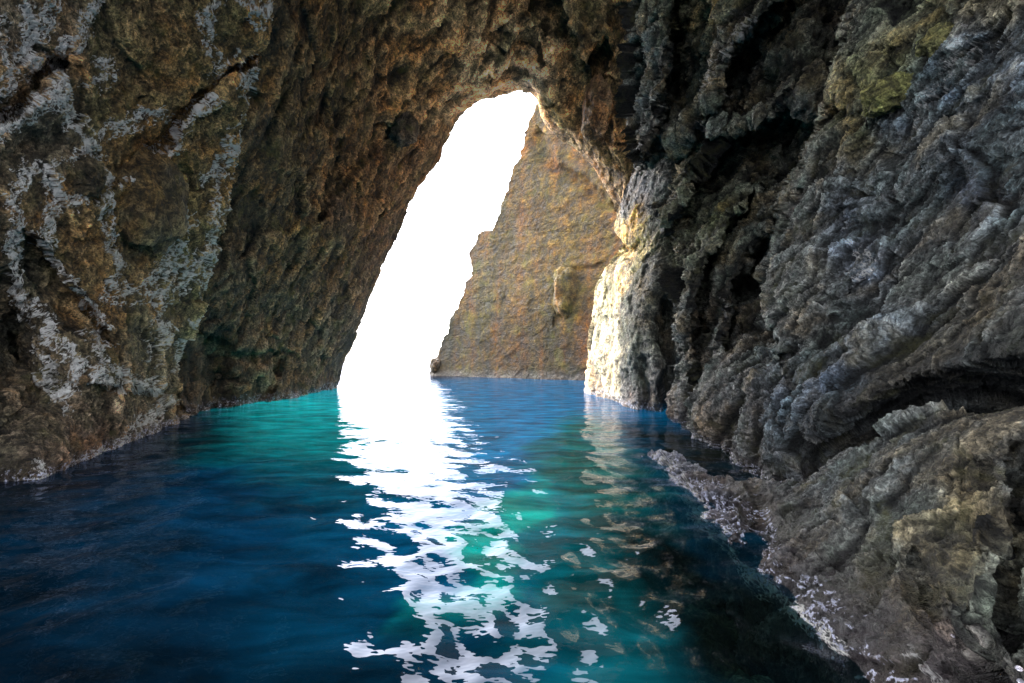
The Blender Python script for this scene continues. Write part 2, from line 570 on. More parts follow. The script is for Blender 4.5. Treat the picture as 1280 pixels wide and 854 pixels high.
ctrlA = [
    (345, -160, 8.3), (335, 20, 9.6), (300, 150, 10.6), (285, 250, 11.2), (262, 340, 11.7), (238, 410, 12.0), (222, 465, 12.2), (235, 530, 12.4), (240, 620, 12.6),
    (180, 546, 9.7), (120, 567, 7.95), (45, 597, 6.3), (0, 600, 6.2), (0, 700, 6.2), (120, 650, 8.0),
    (0, 480, 6.6), (0, 300, 6.0), (0, 120, 5.7), (0, 0, 5.5), (0, -200, 5.0), (150, 450, 8.4), (150, 300, 8.3), (150, 150, 7.8), (160, 0, 7.2), (200, -200, 6.6),
    (-300, 0, 4.0), (-300, 300, 4.3), (-300, 600, 4.3), (-700, -300, 2.5), (-700, 200, 2.9), (-700, 600, 2.9), (0, -700, 3.6), (330, -700, 5.0), (-700, 1000, 2.9),
]
tintA = [(x, y, r * 1.85, g * 1.58, b * 1.2) for x, y, r, g, b in tintA]
meA = rock('cave_wall',
           [(350, -700), (348, -160), (338, 20), (305, 150), (286, 250), (264, 340), (240, 410), (222, 462), (236, 530), (246, 600), (250, 700)],
           [(-700, -900), (-700, -500), (-700, -100), (-700, 120), (-700, 280), (-700, 420), (-700, 600), (-700, 750), (-700, 900), (-700, 1100), (-700, 1300)],
           [(0, 20), (1, 60), (2, 130), (3, 100), (4, 90), (5, 75), (6, 60), (7, 75), (8, 75), (9, 15), (10, 0)],
           [(0, 370), (0.36, 40), (1, 0)],
           ctrlA, tintA, veins=veinsA, seed=1.0, rough=0.75, low=0.42, mid=0.28, foam_glint=0.6, round_edge=0.02, ret=(0.03, 0.08),
           ridges=[
               (z1((890, 200), (700, 330), (640, 380), (590, 500), (430, 600)), 45, 12, .02, .04),
               (z1((200, 250), (100, 370), (0, 430)), 30, 12, .03, .05),
               (z2((150, 50), (200, 120), (310, 220), (350, 280)), 30, 14, .02, .05),
               (z2((380, 480), (520, 490), (600, 500), (620, 560)), 40, 10, .03, .04)],
           pits=[(12, 425, 42, 75, -10, .16), (105, 215, 16, 20, 0, .05), (228, 222, 10, 22, -20, .05), (20, 170, 40, 26, 10, .05), (45, 95, 26, 12, 0, .05), (60, 330, 22, 24, 0, .05), (110, 385, 22, 14, 30, .05), (60, 490, 40, 22, 30, .07)],
           wetz=0.35)
add('cave_wall', meA, M_left, 'brown cave wall laced with white lime veins, nearest the water on the left', 'cave wall', origin=(-8, 7, 0))

# ================================================================== arch
inner = [(432, 560), (421, 487), (449, 410), (473, 345), (497, 290), (521, 236), (546, 205), (563, 165), (580, 143), (600, 126), (632, 119), (655, 114), (671, 124),
         (678, 150), (694, 168), (724, 190), (758, 236), (776, 280), (786, 330), (790, 380)]
outer = [(200, 640), (205, 540), (190, 440), (215, 340), (235, 240), (260, 120), (290, 0), (340, -160), (380, -320), (460, -520), (560, -640), (700, -700), (860, -640),
         (960, -400), (960, -200), (930, -60), (910, 80), (890, 200), (880, 300), (880, 400)]
ctrlB = [
    (421, 487, 26), (430, 560, 26), (449, 410, 25.5), (497, 290, 25), (546, 205, 24.5), (580, 143, 24), (640, 115, 23.8), (672, 130, 24), (694, 168, 24.5), (758, 236, 24), (786, 330, 23.5),
    (235, 530, 12.6), (350, 500, 19.0), (380, 493, 22.2), (300, 512, 15.8), (230, 600, 12.9), (350, 580, 19.2), (222, 460, 12.5), (265, 340, 12.0), (300, 150, 10.9), (338, 20, 9.9), (345, -160, 8.5),
    (340, 400, 17.2), (400, 300, 18.0), (420, 150, 16.5), (450, 0, 14.8), (560, 60, 20.0), (650, 40, 21.5), (650, -60, 19.5), (560, -60, 16.5), (740, 60, 21.5), (780, 150, 22), (780, 0, 20), (860, 0, 19), (850, 200, 22),
    (650, -300, 14), (800, -300, 13.5), (450, -300, 10.5), (650, -640, 9), (350, -500, 7), (860, -600, 9), (880, 400, 23), (200, 300, 11.8), (240, 100, 10.2),
]
tintB = [
    (330, 60, .10, .075, .04), (420, 40, .12, .085, .045), (480, 60, .15, .105, .055), (520, 100, .19, .125, .06), (560, 60, .22, .16, .09), (620, 60, .28, .22, .14), (640, 95, .85, .74, .6), (606, 112, .75, .62, .45), (660, 70, .7, .6, .45), (630, 70, .7, .58, .42), (570, 45, .34, .26, .16),  # crown tint paled to paint in light bounced off the sea
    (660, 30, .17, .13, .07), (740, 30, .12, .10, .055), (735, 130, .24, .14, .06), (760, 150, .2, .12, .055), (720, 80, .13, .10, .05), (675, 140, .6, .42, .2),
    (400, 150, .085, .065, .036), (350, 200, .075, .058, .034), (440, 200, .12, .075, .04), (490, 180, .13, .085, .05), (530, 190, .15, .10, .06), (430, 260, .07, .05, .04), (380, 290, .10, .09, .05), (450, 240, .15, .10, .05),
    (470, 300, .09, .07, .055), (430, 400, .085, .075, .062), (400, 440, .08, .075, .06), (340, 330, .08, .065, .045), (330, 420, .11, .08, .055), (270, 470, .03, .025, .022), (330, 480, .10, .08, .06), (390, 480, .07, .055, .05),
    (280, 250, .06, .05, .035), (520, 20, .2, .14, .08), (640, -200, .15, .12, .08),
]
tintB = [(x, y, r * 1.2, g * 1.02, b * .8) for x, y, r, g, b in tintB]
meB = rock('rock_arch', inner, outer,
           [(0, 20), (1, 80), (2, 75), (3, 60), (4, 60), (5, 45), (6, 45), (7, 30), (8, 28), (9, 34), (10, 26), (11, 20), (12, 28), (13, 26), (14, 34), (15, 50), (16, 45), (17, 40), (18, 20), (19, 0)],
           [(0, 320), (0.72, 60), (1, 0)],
           ctrlB, tintB, seed=2.0, rough=0.5, jag=1.2, edge_calm=0.6, low=0.75, mid=0.55, foam_glint=0.5, stretch=DRIP, round_edge=0.05, ret=(0.12, 0.10),
           ridges=[(z2((700, 320), (850, 360), (950, 380), (955, 450), (900, 530)), 40, 14, .015, .03),
                   (z1((1280, 480), (1180, 600), (1100, 700)), 30, 14, .01, .02),
                   ([(690, -40), (720, 40), (740, 90), (735, 130)], 20, 16, .02, .03), ([(600, 130), (625, 90), (640, 50), (655, 20)], 14, 18, .02, .02)],
           pits=[(268, 478, 26, 44, 0, .16), (500, 168, 16, 10, 0, .03), (480, 180, 9, 16, 10, .04), (415, 210, 26, 16, 0, .05), (405, 245, 16, 22, 0, .04), (755, 70, 10, 34, 15, .06), (745, 110, 8, 20, 0, .05), (750, 215, 20, 7, 40, .04)],
           wetz=0.6)
add('rock_arch', meB, M_arch, 'brown rock arch hanging over the bright cave mouth', 'rock arch', origin=(-10, 20, 0))

# ================================================================== cliff beyond the mouth
e0 = [(530, 490), (538, 464), (549, 442), (560, 408), (577, 370), (588, 335), (596, 296), (616, 287), (632, 242), (648, 200), (657, 168), (666, 143), (684, 110), (720, 40), (760, -40)]
e1 = [(800, 495), (820, 474), (820, 450), (830, 410), (840, 370), (840, 335), (850, 296), (850, 270), (850, 235), (860, 200), (870, 165), (880, 130), (890, 90), (900, 20), (910, -60)]
ctrlE = [(538, 464, 52), (735, 474, 38), (530, 490, 52), (596, 296, 48), (660, 160, 44), (760, 300, 37.5), (780, 150, 38), (850, 480, 32), (850, 100, 36), (650, 380, 43.2), (720, 40, 42)]
tintE = [(560, 440, .10, .085, .055), (610, 430, .11, .1, .055), (650, 440, .13, .095, .055), (710, 440, .12, .085, .05), (620, 380, .13, .12, .05), (600, 350, .19, .15, .10), (600, 310, .14, .11, .075), (650, 340, .17, .13, .065), (690, 330, .2, .14, .06),
         (700, 360, .27, .18, .06), (720, 355, .24, .16, .06), (680, 260, .22, .15, .065), (720, 260, .24, .17, .07), (660, 230, .17, .12, .075), (690, 220, .18, .15, .07), (735, 300, .2, .14, .065), (700, 190, .15, .11, .06), (640, 270, .17, .12, .08), (750, 400, .1, .075, .05), (665, 160, .3, .23, .16)]


def terrace(X, D):
    return D


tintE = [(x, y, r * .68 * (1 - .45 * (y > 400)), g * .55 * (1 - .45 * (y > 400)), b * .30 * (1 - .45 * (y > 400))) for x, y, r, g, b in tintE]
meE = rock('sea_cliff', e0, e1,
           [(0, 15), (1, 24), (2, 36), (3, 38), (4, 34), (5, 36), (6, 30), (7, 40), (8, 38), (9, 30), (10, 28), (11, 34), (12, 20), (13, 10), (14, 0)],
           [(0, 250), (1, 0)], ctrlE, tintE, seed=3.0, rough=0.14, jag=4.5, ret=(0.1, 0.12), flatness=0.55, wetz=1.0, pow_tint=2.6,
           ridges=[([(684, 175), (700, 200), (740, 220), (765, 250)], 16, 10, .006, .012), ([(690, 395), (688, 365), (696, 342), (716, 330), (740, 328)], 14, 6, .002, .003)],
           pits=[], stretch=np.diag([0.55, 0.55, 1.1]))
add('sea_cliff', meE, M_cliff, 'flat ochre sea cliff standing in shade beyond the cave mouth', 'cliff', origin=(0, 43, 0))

# ================================================================== right wall
R0 = [(845, -700), (800, -200), (789, 0), (784, 80), (787, 150), (797, 196), (812, 240), (840, 300), (846, 380), (850, 450), (848, 520), (850, 575), (870, 640)]
R1 = [(2000, -1300), (2000, -900), (2000, -560), (2000, -330), (2000, -160), (2000, 0), (2000, 90), (2000, 170), (2000, 250), (2000, 330), (2000, 410), (2000, 470), (2000, 560)]
ctrlR = [
    (789, 0, 17.2), (784, 80, 17.5), (790, 150, 17.5), (800, 200, 17), (830, 300, 14.2), (846, 380, 13.2), (850, 450, 12.8), (852, 522, 12.4), (852, 575, 11.8),
    (870, 0, 14), (960, 0, 11), (1060, 0, 8.2), (1160, 0, 6.3), (1280, 0, 4.8), (1280, -200, 5.2), (1060, -200, 8.2), (900, -200, 11.5), (800, -300, 13), (900, -600, 9), (1200, -700, 6), (1500, -400, 4.2), (1700, 0, 3.2),
    (880, 200, 13), (980, 200, 9.2), (1060, 150, 7.5), (1160, 200, 5.4), (1280, 200, 4.0), (1280, 330, 3.4), (1280, 440, 2.95), (1280, 500, 3.2),
    (900, 350, 10.8), (980, 330, 8.0), (1060, 330, 6.2), (1160, 330, 4.8), (900, 450, 9.4), (980, 450, 6.6), (1060, 430, 5.3), (1150, 450, 4.1),
    (890, 530, 8.6), (950, 540, 6.5), (1000, 530, 5.4), (1060, 510, 4.6), (890, 620, 8.4), (1000, 620, 5.6), (1280, 600, 3.4), (1600, 300, 2.4), (1600, 500, 2.4), (2000, 0, 2.2), (2000, 400, 1.8),
]
tintR = [  # shade in hollows and under the overhang, and blue highlights, painted in
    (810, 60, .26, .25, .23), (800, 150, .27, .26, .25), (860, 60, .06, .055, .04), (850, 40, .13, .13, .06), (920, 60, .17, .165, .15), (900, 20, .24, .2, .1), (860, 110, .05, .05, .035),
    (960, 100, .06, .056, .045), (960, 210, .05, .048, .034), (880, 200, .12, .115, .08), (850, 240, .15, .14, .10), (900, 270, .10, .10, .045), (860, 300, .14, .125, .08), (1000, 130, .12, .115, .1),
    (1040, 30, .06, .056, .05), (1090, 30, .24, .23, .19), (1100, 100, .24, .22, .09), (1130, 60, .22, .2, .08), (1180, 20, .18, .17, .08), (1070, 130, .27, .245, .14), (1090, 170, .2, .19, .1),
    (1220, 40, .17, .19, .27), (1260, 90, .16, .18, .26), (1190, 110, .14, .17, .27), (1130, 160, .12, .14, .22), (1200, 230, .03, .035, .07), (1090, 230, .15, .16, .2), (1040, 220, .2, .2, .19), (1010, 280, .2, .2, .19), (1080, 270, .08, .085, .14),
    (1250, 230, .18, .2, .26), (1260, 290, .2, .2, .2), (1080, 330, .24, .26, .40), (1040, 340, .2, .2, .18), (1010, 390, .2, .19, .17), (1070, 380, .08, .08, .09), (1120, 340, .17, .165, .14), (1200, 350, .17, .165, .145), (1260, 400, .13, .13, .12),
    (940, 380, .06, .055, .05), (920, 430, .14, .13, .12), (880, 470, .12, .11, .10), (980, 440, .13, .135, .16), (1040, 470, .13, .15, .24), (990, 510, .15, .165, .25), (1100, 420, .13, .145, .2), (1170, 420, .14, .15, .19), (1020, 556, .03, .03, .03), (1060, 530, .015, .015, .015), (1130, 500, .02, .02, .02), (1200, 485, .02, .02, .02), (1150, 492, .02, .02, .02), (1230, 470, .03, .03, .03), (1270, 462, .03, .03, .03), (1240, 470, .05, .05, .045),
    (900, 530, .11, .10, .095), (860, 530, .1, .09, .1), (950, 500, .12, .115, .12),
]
lip = [(930, 575), (1000, 536), (1060, 505), (1140, 464), (1200, 452), (1290, 440), (1700, 400)]


def underface(X, D):
    d, sd = poly_dist(X, lip)
    m = (sd > 0)
    xf = sstep(985, 1090, X[:, 0])
    D = D * (1 - 0.05 * np.exp(-(d / 40) ** 2) * xf)
    return D * np.where(m, 1 + xf * 0.34 * sstep(0, 52, d), 1)


slab_edge = [(972, 400), (966, 365), (968, 330), (976, 300), (1000, 236), (1017, 182), (1046, 126), (1062, 68), (1068, 0), (1075, -120)]
ridgesR = [
    (slab_edge, 1.0, 1.0, 0, 0),
    ([(797, 196), (788, 150), (786, 80), (792, 0), (800, -80)], 1, 1, 0, 0),
]


def foldsR(X, D):
    D = underface(X, D)
    w = np.c_[6 * fbm(np.c_[X / 30, np.full(len(X), 3.)], 3), 6 * fbm(np.c_[X / 30, np.full(len(X), 8.)], 3)]
    Y = X + w

    def lipfold(line, gentle, hollow, amp, drop, side=1, lw=6):
        d, sd = poly_dist(Y, line)
        sd = sd * side
        on = np.where(sd >= 0, np.exp(-(d / gentle) ** 2), np.exp(-(d / lw) ** 2))
        off = np.where(sd < 0, sstep(0, 10, d) * np.exp(-(d / hollow) ** 2), 0)
        return 1 - amp * on + drop * off
    # line runs upward: right-hand side (sd>0) is the mass, left is the hollow
    D = D * lipfold(slab_edge, 60, 60, .05, .25)
    rim2 = [(815, 204), (837, 188), (871, 158), (890, 125), (901, 87), (924, 50), (957, 18), (990, -40)]
    D = D * lipfold(rim2, 26, 40, .07, .17, side=-1)
    rim3 = [(850, 262), (864, 226), (890, 188), (909, 158), (961, 150), (1010, 98), (1030, 110)]
    D = D * lipfold(rim3, 22, 44, .06, .18, side=-1)
    rim1 = [(806, 190), (822, 150), (832, 110), (836, 60), (838, 0), (842, -80)]
    D = D * lipfold(rim1, 30, 32, .05, .18, side=-1)
    rim4 = [(868, 440), (862, 400), (870, 340), (900, 290), (925, 262)]
    D = D * lipfold(rim4, 22, 24, .05, .15, side=-1)
    rim5 = [(905, 420), (912, 370), (935, 310), (960, 280)]
    D = D * lipfold(rim5, 20, 26, .05, .15, side=-1)
    return D


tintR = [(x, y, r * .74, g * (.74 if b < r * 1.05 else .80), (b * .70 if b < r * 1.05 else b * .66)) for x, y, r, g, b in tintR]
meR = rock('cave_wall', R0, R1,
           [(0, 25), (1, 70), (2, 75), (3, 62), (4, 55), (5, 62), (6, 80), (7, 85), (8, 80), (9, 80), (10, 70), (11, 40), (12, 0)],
           [(0, 540), (0.43, 60), (1, 0)], ctrlR, tintR, seed=4.0, rough=0.85, fac=1.25, low=0.68, mid=0.6, foam_glint=0.7, ret=(0.02, 0.12), extra=foldsR,
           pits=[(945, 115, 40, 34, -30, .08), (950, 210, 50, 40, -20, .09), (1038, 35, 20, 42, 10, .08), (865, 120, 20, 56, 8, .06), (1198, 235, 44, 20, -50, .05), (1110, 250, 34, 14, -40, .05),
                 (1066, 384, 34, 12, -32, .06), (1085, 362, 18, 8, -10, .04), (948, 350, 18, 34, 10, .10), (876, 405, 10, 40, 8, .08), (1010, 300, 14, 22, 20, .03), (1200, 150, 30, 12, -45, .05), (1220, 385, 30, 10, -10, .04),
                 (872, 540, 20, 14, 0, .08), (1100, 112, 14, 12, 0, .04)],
           veins=[([(810, 100), (795, 150), (800, 190)], 8, .35), ([(957, 19), (924, 49), (901, 86), (890, 124)], 6, .4), ([(1220, 40), (1190, 90), (1150, 150)], 22, .30), ([(1090, 320), (1070, 345)], 12, .5)],  # lit rims and blue highlights painted as pale streaks
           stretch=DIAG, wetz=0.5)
add('cave_wall', meR, M_right, 'folded grey cave wall with deep dark hollows on the right, above the long crack', 'cave wall', origin=(4, 8, 0))

# ================================================================== sunlit buttress
C0 = [(812, 130), (800, 190), (782, 238), (768, 284), (778, 306), (757, 336), (745, 362), (740, 400), (735, 440), (731, 490), (728, 540)]
C1 = [(880, 150), (880, 200), (880, 240), (882, 280), (884, 306), (886, 336), (888, 370), (890, 410), (892, 450), (892, 530), (892, 590)]
ctrlC = [(812, 130, 20.5), (800, 190, 20.5), (768, 284, 20.5), (745, 362, 22), (738, 400, 22.5), (733, 440, 23), (731, 490, 23.5), (728, 540, 23.5),
         (784, 510, 16.0), (784, 450, 16.1), (786, 400, 16.3), (788, 360, 16.6), (800, 320, 16.8), (802, 270, 17.2), (815, 210, 17.0), (784, 560, 16.0), (798, 500, 15.2), (798, 440, 15.3), (800, 390, 15.5), (830, 515, 14.7), (832, 400, 15.0), (835, 300, 15.2), (840, 200, 15.8), (890, 530, 13.9), (890, 400, 14.2), (885, 250, 16), (880, 150, 17), (830, 570, 15.2), (760, 450, 19.3), (760, 500, 19.5), (764, 400, 19.5), (774, 450, 17.7), (774, 500, 17.8)]
tintC = [(790, 240, .2, .2, .22), (790, 285, .60, .42, .13), (775, 300, .58, .40, .14), (785, 312, .6, .44, .18), (760, 350, .95, .76, .44), (755, 420, .98, .82, .54), (760, 480, .97, .80, .54), (770, 440, .95, .78, .5), (745, 500, .36, .24, .15), (740, 320, .2, .17, .09),  # sunlit face painted pale cream, the side turned from the sun painted dark
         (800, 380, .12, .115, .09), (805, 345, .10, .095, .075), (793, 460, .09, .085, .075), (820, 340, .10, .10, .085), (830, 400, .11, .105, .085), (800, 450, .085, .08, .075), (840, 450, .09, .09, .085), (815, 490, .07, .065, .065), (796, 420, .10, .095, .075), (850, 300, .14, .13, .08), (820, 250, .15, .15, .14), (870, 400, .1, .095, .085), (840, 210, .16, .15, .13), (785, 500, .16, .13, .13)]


def foldsC(X, D):
    w = np.c_[4 * fbm(np.c_[X / 22, np.full(len(X), 13.)], 3), 4 * fbm(np.c_[X / 22, np.full(len(X), 18.)], 3)]
    Y = X + w
    for line, g, a in [([(836, 520), (838, 470), (832, 420), (836, 380)], 7, .08), ([(806, 515), (808, 470), (803, 450)], 6, .04), ([(862, 540), (860, 480), (866, 440), (872, 380)], 9, .10),
                       ([(772, 312), (790, 318), (800, 306)], 7, .05)]:
        d, sd = poly_dist(Y, line)
        D = D * (1 + a * np.exp(-(d / g) ** 2))
    for x, y, r, a in [(822, 470, 16, .03), (820, 350, 22, .03), (850, 430, 14, .03), (795, 275, 22, .03)]:
        D = D * (1 - a * np.exp(-((Y[:, 0] - x) ** 2 + ((Y[:, 1] - y) * .6) ** 2) / r ** 2))
    return D


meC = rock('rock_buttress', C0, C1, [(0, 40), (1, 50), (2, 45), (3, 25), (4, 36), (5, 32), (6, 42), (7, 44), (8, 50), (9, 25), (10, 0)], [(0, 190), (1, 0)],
           ctrlC, tintC, pow_tint=5.5, seed=5.0, rough=0.26, mid=0.7, foam_glint=0.5, ret=(0.1, 0.1), extra=foldsC, wetz=0.55, low=0.6)
add('rock_buttress', meC, M_butt, 'pale rock buttress at the water, sunlit cream on the side facing the cave mouth', 'rock buttress', origin=(4.5, 16, 0))

# ================================================================== ledge under the crack
D0 = [(820, 565), (848, 572), (900, 596), (960, 592), (1004, 576), (1058, 548), (1130, 522), (1200, 510), (1300, 503), (1750, 480)]
D1 = [(800, 640), (815, 690), (850, 760), (900, 820), (960, 900), (1020, 1000), (1120, 1200), (1300, 1400), (1600, 1600), (2400, 1600)]
ctrlD = [(832, 575, 7.4), (850, 608, 5.85), (868, 630, 5.1), (920, 692, 3.8), (1000, 762, 2.94), (1082, 854, 2.26),
         (800, 640, 7.2), (850, 700, 5.0), (900, 780, 3.7), (980, 860, 2.85), (1080, 960, 2.2), (1200, 1100, 1.8),
         (900, 596, 5.5), (960, 592, 4.75), (1004, 578, 4.4), (1058, 549, 4.0), (1130, 523, 3.45), (1200, 511, 3.05), (1300, 504, 2.65), (1750, 480, 1.7),
         (920, 640, 4.45), (1000, 650, 3.7), (1080, 640, 3.2), (1180, 620, 2.65), (1280, 620, 2.3), (1000, 710, 3.25), (1100, 730, 2.6), (1200, 740, 2.2), (1280, 740, 2.0), (1160, 830, 2.05), (1280, 854, 1.72), (1600, 800, 1.4), (1600, 1200, 1.3), (1300, 1300, 1.5)]
tintD = [(860, 580, .2, .2, .27), (870, 620, .16, .16, .22), (920, 620, .13, .12, .115), (960, 620, .13, .125, .115), (1040, 590, .16, .17, .17), (1100, 560, .16, .17, .17), (1180, 560, .15, .155, .15), (1250, 550, .13, .135, .13), (1190, 590, .18, .17, .125),
         (1000, 680, .14, .135, .115), (1080, 680, .11, .115, .095), (1150, 650, .12, .135, .125), (1230, 660, .19, .18, .13), (1200, 700, .15, .155, .12), (1100, 760, .13, .125, .105), (1180, 740, .13, .14, .10), (1240, 760, .14, .15, .12), (1270, 620, .05, .05, .05),
         (1040, 780, .14, .12, .13), (1120, 820, .2, .15, .16), (1170, 800, .16, .13, .12), (1230, 830, .14, .12, .11), (1100, 840, .1, .06, .06), (960, 690, .14, .13, .14)]


def foldsD(X, D):
    w = np.c_[6 * fbm(np.c_[X / 30, np.full(len(X), 23.)], 3), 6 * fbm(np.c_[X / 30, np.full(len(X), 28.)], 3)]
    Y = X + w
    for line, g, a in [([(1268, 560), (1274, 620), (1270, 690)], 9, .10), ([(1262, 690), (1250, 730), (1245, 780)], 7, .09), ([(940, 600), (950, 640), (930, 690)], 8, .05),
                       ([(1140, 690), (1150, 740), (1170, 770)], 5, .03), ([(1190, 790), (1230, 830), (1260, 860)], 5, .02)]:
        d, sd = poly_dist(Y, line)
        D = D * (1 + a * np.exp(-(d / g) ** 2))
    return D


tintD = [(x, y, r * .76, g * .77, b * .76) for x, y, r, g, b in tintD]
meD = rock('rock_ledge', D0, D1, [(0, 30), (1, 55), (2, 65), (3, 55), (4, 65), (5, 80), (6, 75), (7, 100), (8, 40), (9, 0)], [(0, 350), (0.62, 60), (1, 0)],
           ctrlD, tintD, seed=6.0, rough=0.8, fac=1.4, mid=0.45, foam_glint=0.8, ret=None, extra=foldsD, round_edge=0.05, low=0.6, wetz=0.42,
           pits=[(1142, 697, 17, 11, 25, .018), (1000, 640, 16, 8, 20, .02), (905, 600, 20, 10, 40, .05), (1235, 580, 10, 30, 0, .03)],
           veins=[([(835, 580), (850, 605), (870, 640)], 14, .75), ([(870, 630), (910, 690), (960, 740)], 9, .9), ([(960, 730), (1000, 770), (1045, 810)], 9, .9), ([(1130, 810), (1160, 850)], 22, .35)])  # pale wet sheen along the waterline, painted through the vein mask
add('rock_ledge', meD, M_ledge, 'pitted grey rock ledge sloping into the dark water under the long crack', 'rock ledge', origin=(2.4, 3.5, 0))

# ================================================================== seabed, loose rocks, shells
def hit(o, px, py):
    """where the line of sight through a photo position meets an object"""
    from mathutils.bvhtree import BVHTree
    me = o.data
    co = np.empty(len(me.vertices) * 3, np.float32)
    me.vertices.foreach_get('co', co)
    co = co.reshape(-1, 3) + np.array(o.location)
    p1 = P([px], [py], [10.0])[0]
    c = np.array([0, 0, CAMZ])
    dr = (p1 - c) / np.linalg.norm(p1 - c)
    v = co - c
    along_ = v @ dr
    off = np.linalg.norm(v - along_[:, None] * dr, axis=1) / np.maximum(along_, .2)
    near = np.where(off < max(off.min() * 2, 0.004))[0]
    k = near[np.argmin(along_[near])]
    return co[k], dr


def lump(name, c, radii, mat, tint, seed, amp=0.16, n=90, tilt=0.0, freq=1.0, sq=1.0):
    u, v = np.meshgrid(np.linspace(0, 2 * math.pi, n), np.linspace(0.02, math.pi - 0.02, n // 2))
    S = np.stack([np.sin(v) * np.cos(u), np.sin(v) * np.sin(u), np.cos(v)], -1).reshape(-1, 3)
    S = np.sign(S) * np.abs(S) ** sq
    q = S * freq + seed * 7.7
    w1, _ = worley(q * 1.6)
    h = amp * (1.1 * fbm(q * 1.3, 4) + 0.7 * (w1 - .5) + 0.4 * (ridged(q * 3.5, 4) - .9))
    V = S * (1 + h)[:, None] * np.asarray(radii)
    cs, sn = math.cos(tilt), math.sin(tilt)
    V = np.c_[V[:, 0] * cs + V[:, 2] * sn, V[:, 1], -V[:, 0] * sn + V[:, 2] * cs] + np.asarray(c)
    z = np.zeros(len(V))
    return mesh_grid(name, V, len(np.unique(v)), n, dict(tint=np.tile([tint], (len(V), 1)), cav=np.clip(h * 2.5, -1, 1), vein=z, wet=z, foam_glint=z), flip=True)


obs = bpy.data.objects
wallL, wallR, arch, cliff, ledge = obs['cave_wall'], obs['cave_wall.001'], obs['rock_arch'], obs['sea_cliff'], obs['rock_ledge']


def knob(parent, mat, px, py, rpx, rpy, tint, seed, name='rock_knob', deep=0.5, tilt=0.0, label=None, amp=0.2, sq=0.9):
    c, dr = hit(parent, px, py)
    k = np.linalg.norm(c - np.array([0, 0, CAMZ])) / FPX
    r = (rpx * k, max(rpx, rpy) * k * 0.8, rpy * k)
    c = c + dr * r[1] * (deep - 0.3)
    return add(name, lump(name, c, r, mat, tint, seed, amp, tilt=tilt, sq=sq), mat, label=label, parent=parent, origin=c)


knob(wallR, M_right, 1012, 116, 19, 24, (.12, .12, .10), 1, deep=0.3, tilt=0.3)
knob(wallR, M_right, 1108, 118, 20, 16, (.2, .18, .06), 2, tilt=-0.4, label='yellow green knob of rock')
knob(wallR, M_right, 1172, 52, 16, 12, (.19, .18, .07), 3, tilt=-0.5, label='yellow green knob of rock')
knob(wallR, M_right, 895, 158, 9, 15, (.26, .25, .21), 4, tilt=0.3)
knob(wallL, M_left, 106, 217, 15, 19, (.12, .09, .05), 5, label='smooth brown knob of rock')
knob(wallL, M_left, 186, 252, 26, 48, (.16, .12, .06), 6, tilt=0.12, label='long ochre boss of rock', amp=.14)
knob(arch, M_arch, 503, 163, 17, 20, (.10, .075, .055), 7, deep=0.45, tilt=0.3)
knob(arch, M_arch, 745, 135, 16, 32, (.2, .11, .05), 8, label='rust orange lobe of rock', tilt=0.1)
knob(cliff, M_cliff, 716, 366, 27, 36, (.17, .10, .03), 9, name='bulge', deep=1.2, label='rounded golden bulge low on the cliff', sq=0.7, amp=.12)
knob(cliff, M_cliff, 543, 457, 7, 9, (.10, .075, .05), 10, name='foot_rock', deep=0.4)
for i, (px, py) in enumerate([(1186, 792), (1273, 833), (1272, 848)]):
    c, dr = hit(ledge, px, py)
    rr = 0.0115
    u, v = np.meshgrid(np.linspace(0, 2 * math.pi, 29), np.linspace(0, 1, 9))
    rad_ = rr * (1 - v ** 1.6 * 0.97) * (1 + 0.06 * np.cos(u * 9))
    Vl = np.stack([rad_ * np.cos(u), rad_ * np.sin(u) * 0.86, v * rr * 1.0], -1).reshape(-1, 3)
    zz = np.zeros(len(Vl))
    ml = mesh_grid('limpet', Vl, 9, 29, dict(tint=np.tile([[.62, .6, .72]], (len(Vl), 1)), cav=zz, vein=zz, wet=zz, foam_glint=zz))
    o = add('limpet', ml, M_shell, ['white limpet shell alone in a crack of the ledge', 'upper white limpet at the right edge of the ledge', 'lower white limpet at the right edge of the ledge'][i], 'limpet', 'limpets on the rock ledge')
    o.location = tuple(float(t) for t in (c - dr * 0.004))
    from mathutils import Vector as _V
    o.rotation_euler = _V((-dr[0], -dr[1], -dr[2] + .2)).to_track_quat('Z', 'Y').to_euler()
for i, (x, y, z, r_, t_) in enumerate([(1.25, 2.5, -.42, .34, (.10, .13, .10)), (0.85, 2.15, -.75, .30, (.08, .10, .08)), (1.35, 3.6, -.6, .42, (.09, .09, .06)), (1.75, 4.9, -.55, .5, (.09, .08, .06))]):
    c = (x, y, z)
    add('submerged_rock', lump('submerged_rock', c, (r_, r_ * 1.2, r_ * .7), M_ledge, t_, 20 + i, .22, freq=1.0), M_ledge,
        ['greenish rock under the dark water at the foot of the ledge', 'low green rock under water nearest the boat', 'dark olive rock under the water beside the bend of the ledge', 'dark rock under the water off the tip of the ledge'][i], 'rock', 'rocks under the water by the ledge', origin=c)
gx, gy = np.meshgrid(np.linspace(-40, 40, 160), np.linspace(-4, 70, 160))
Vb = np.stack([gx, gy, gx * 0], -1).reshape(-1, 3)
Vb[:, 2] = -1.5 - 3.5 * sstep(1.8, -3.0, Vb[:, 0]) + 0.7 * fbm(Vb * .8, 4) - .02 * Vb[:, 1]
zb = np.zeros(len(Vb))
add('seabed', mesh_grid('seabed', Vb, 160, 160, dict(tint=np.tile([[.05, .055, .045]], (len(Vb), 1)), cav=zb, vein=zb, wet=zb, foam_glint=zb)), M_ledge, kind='structure')

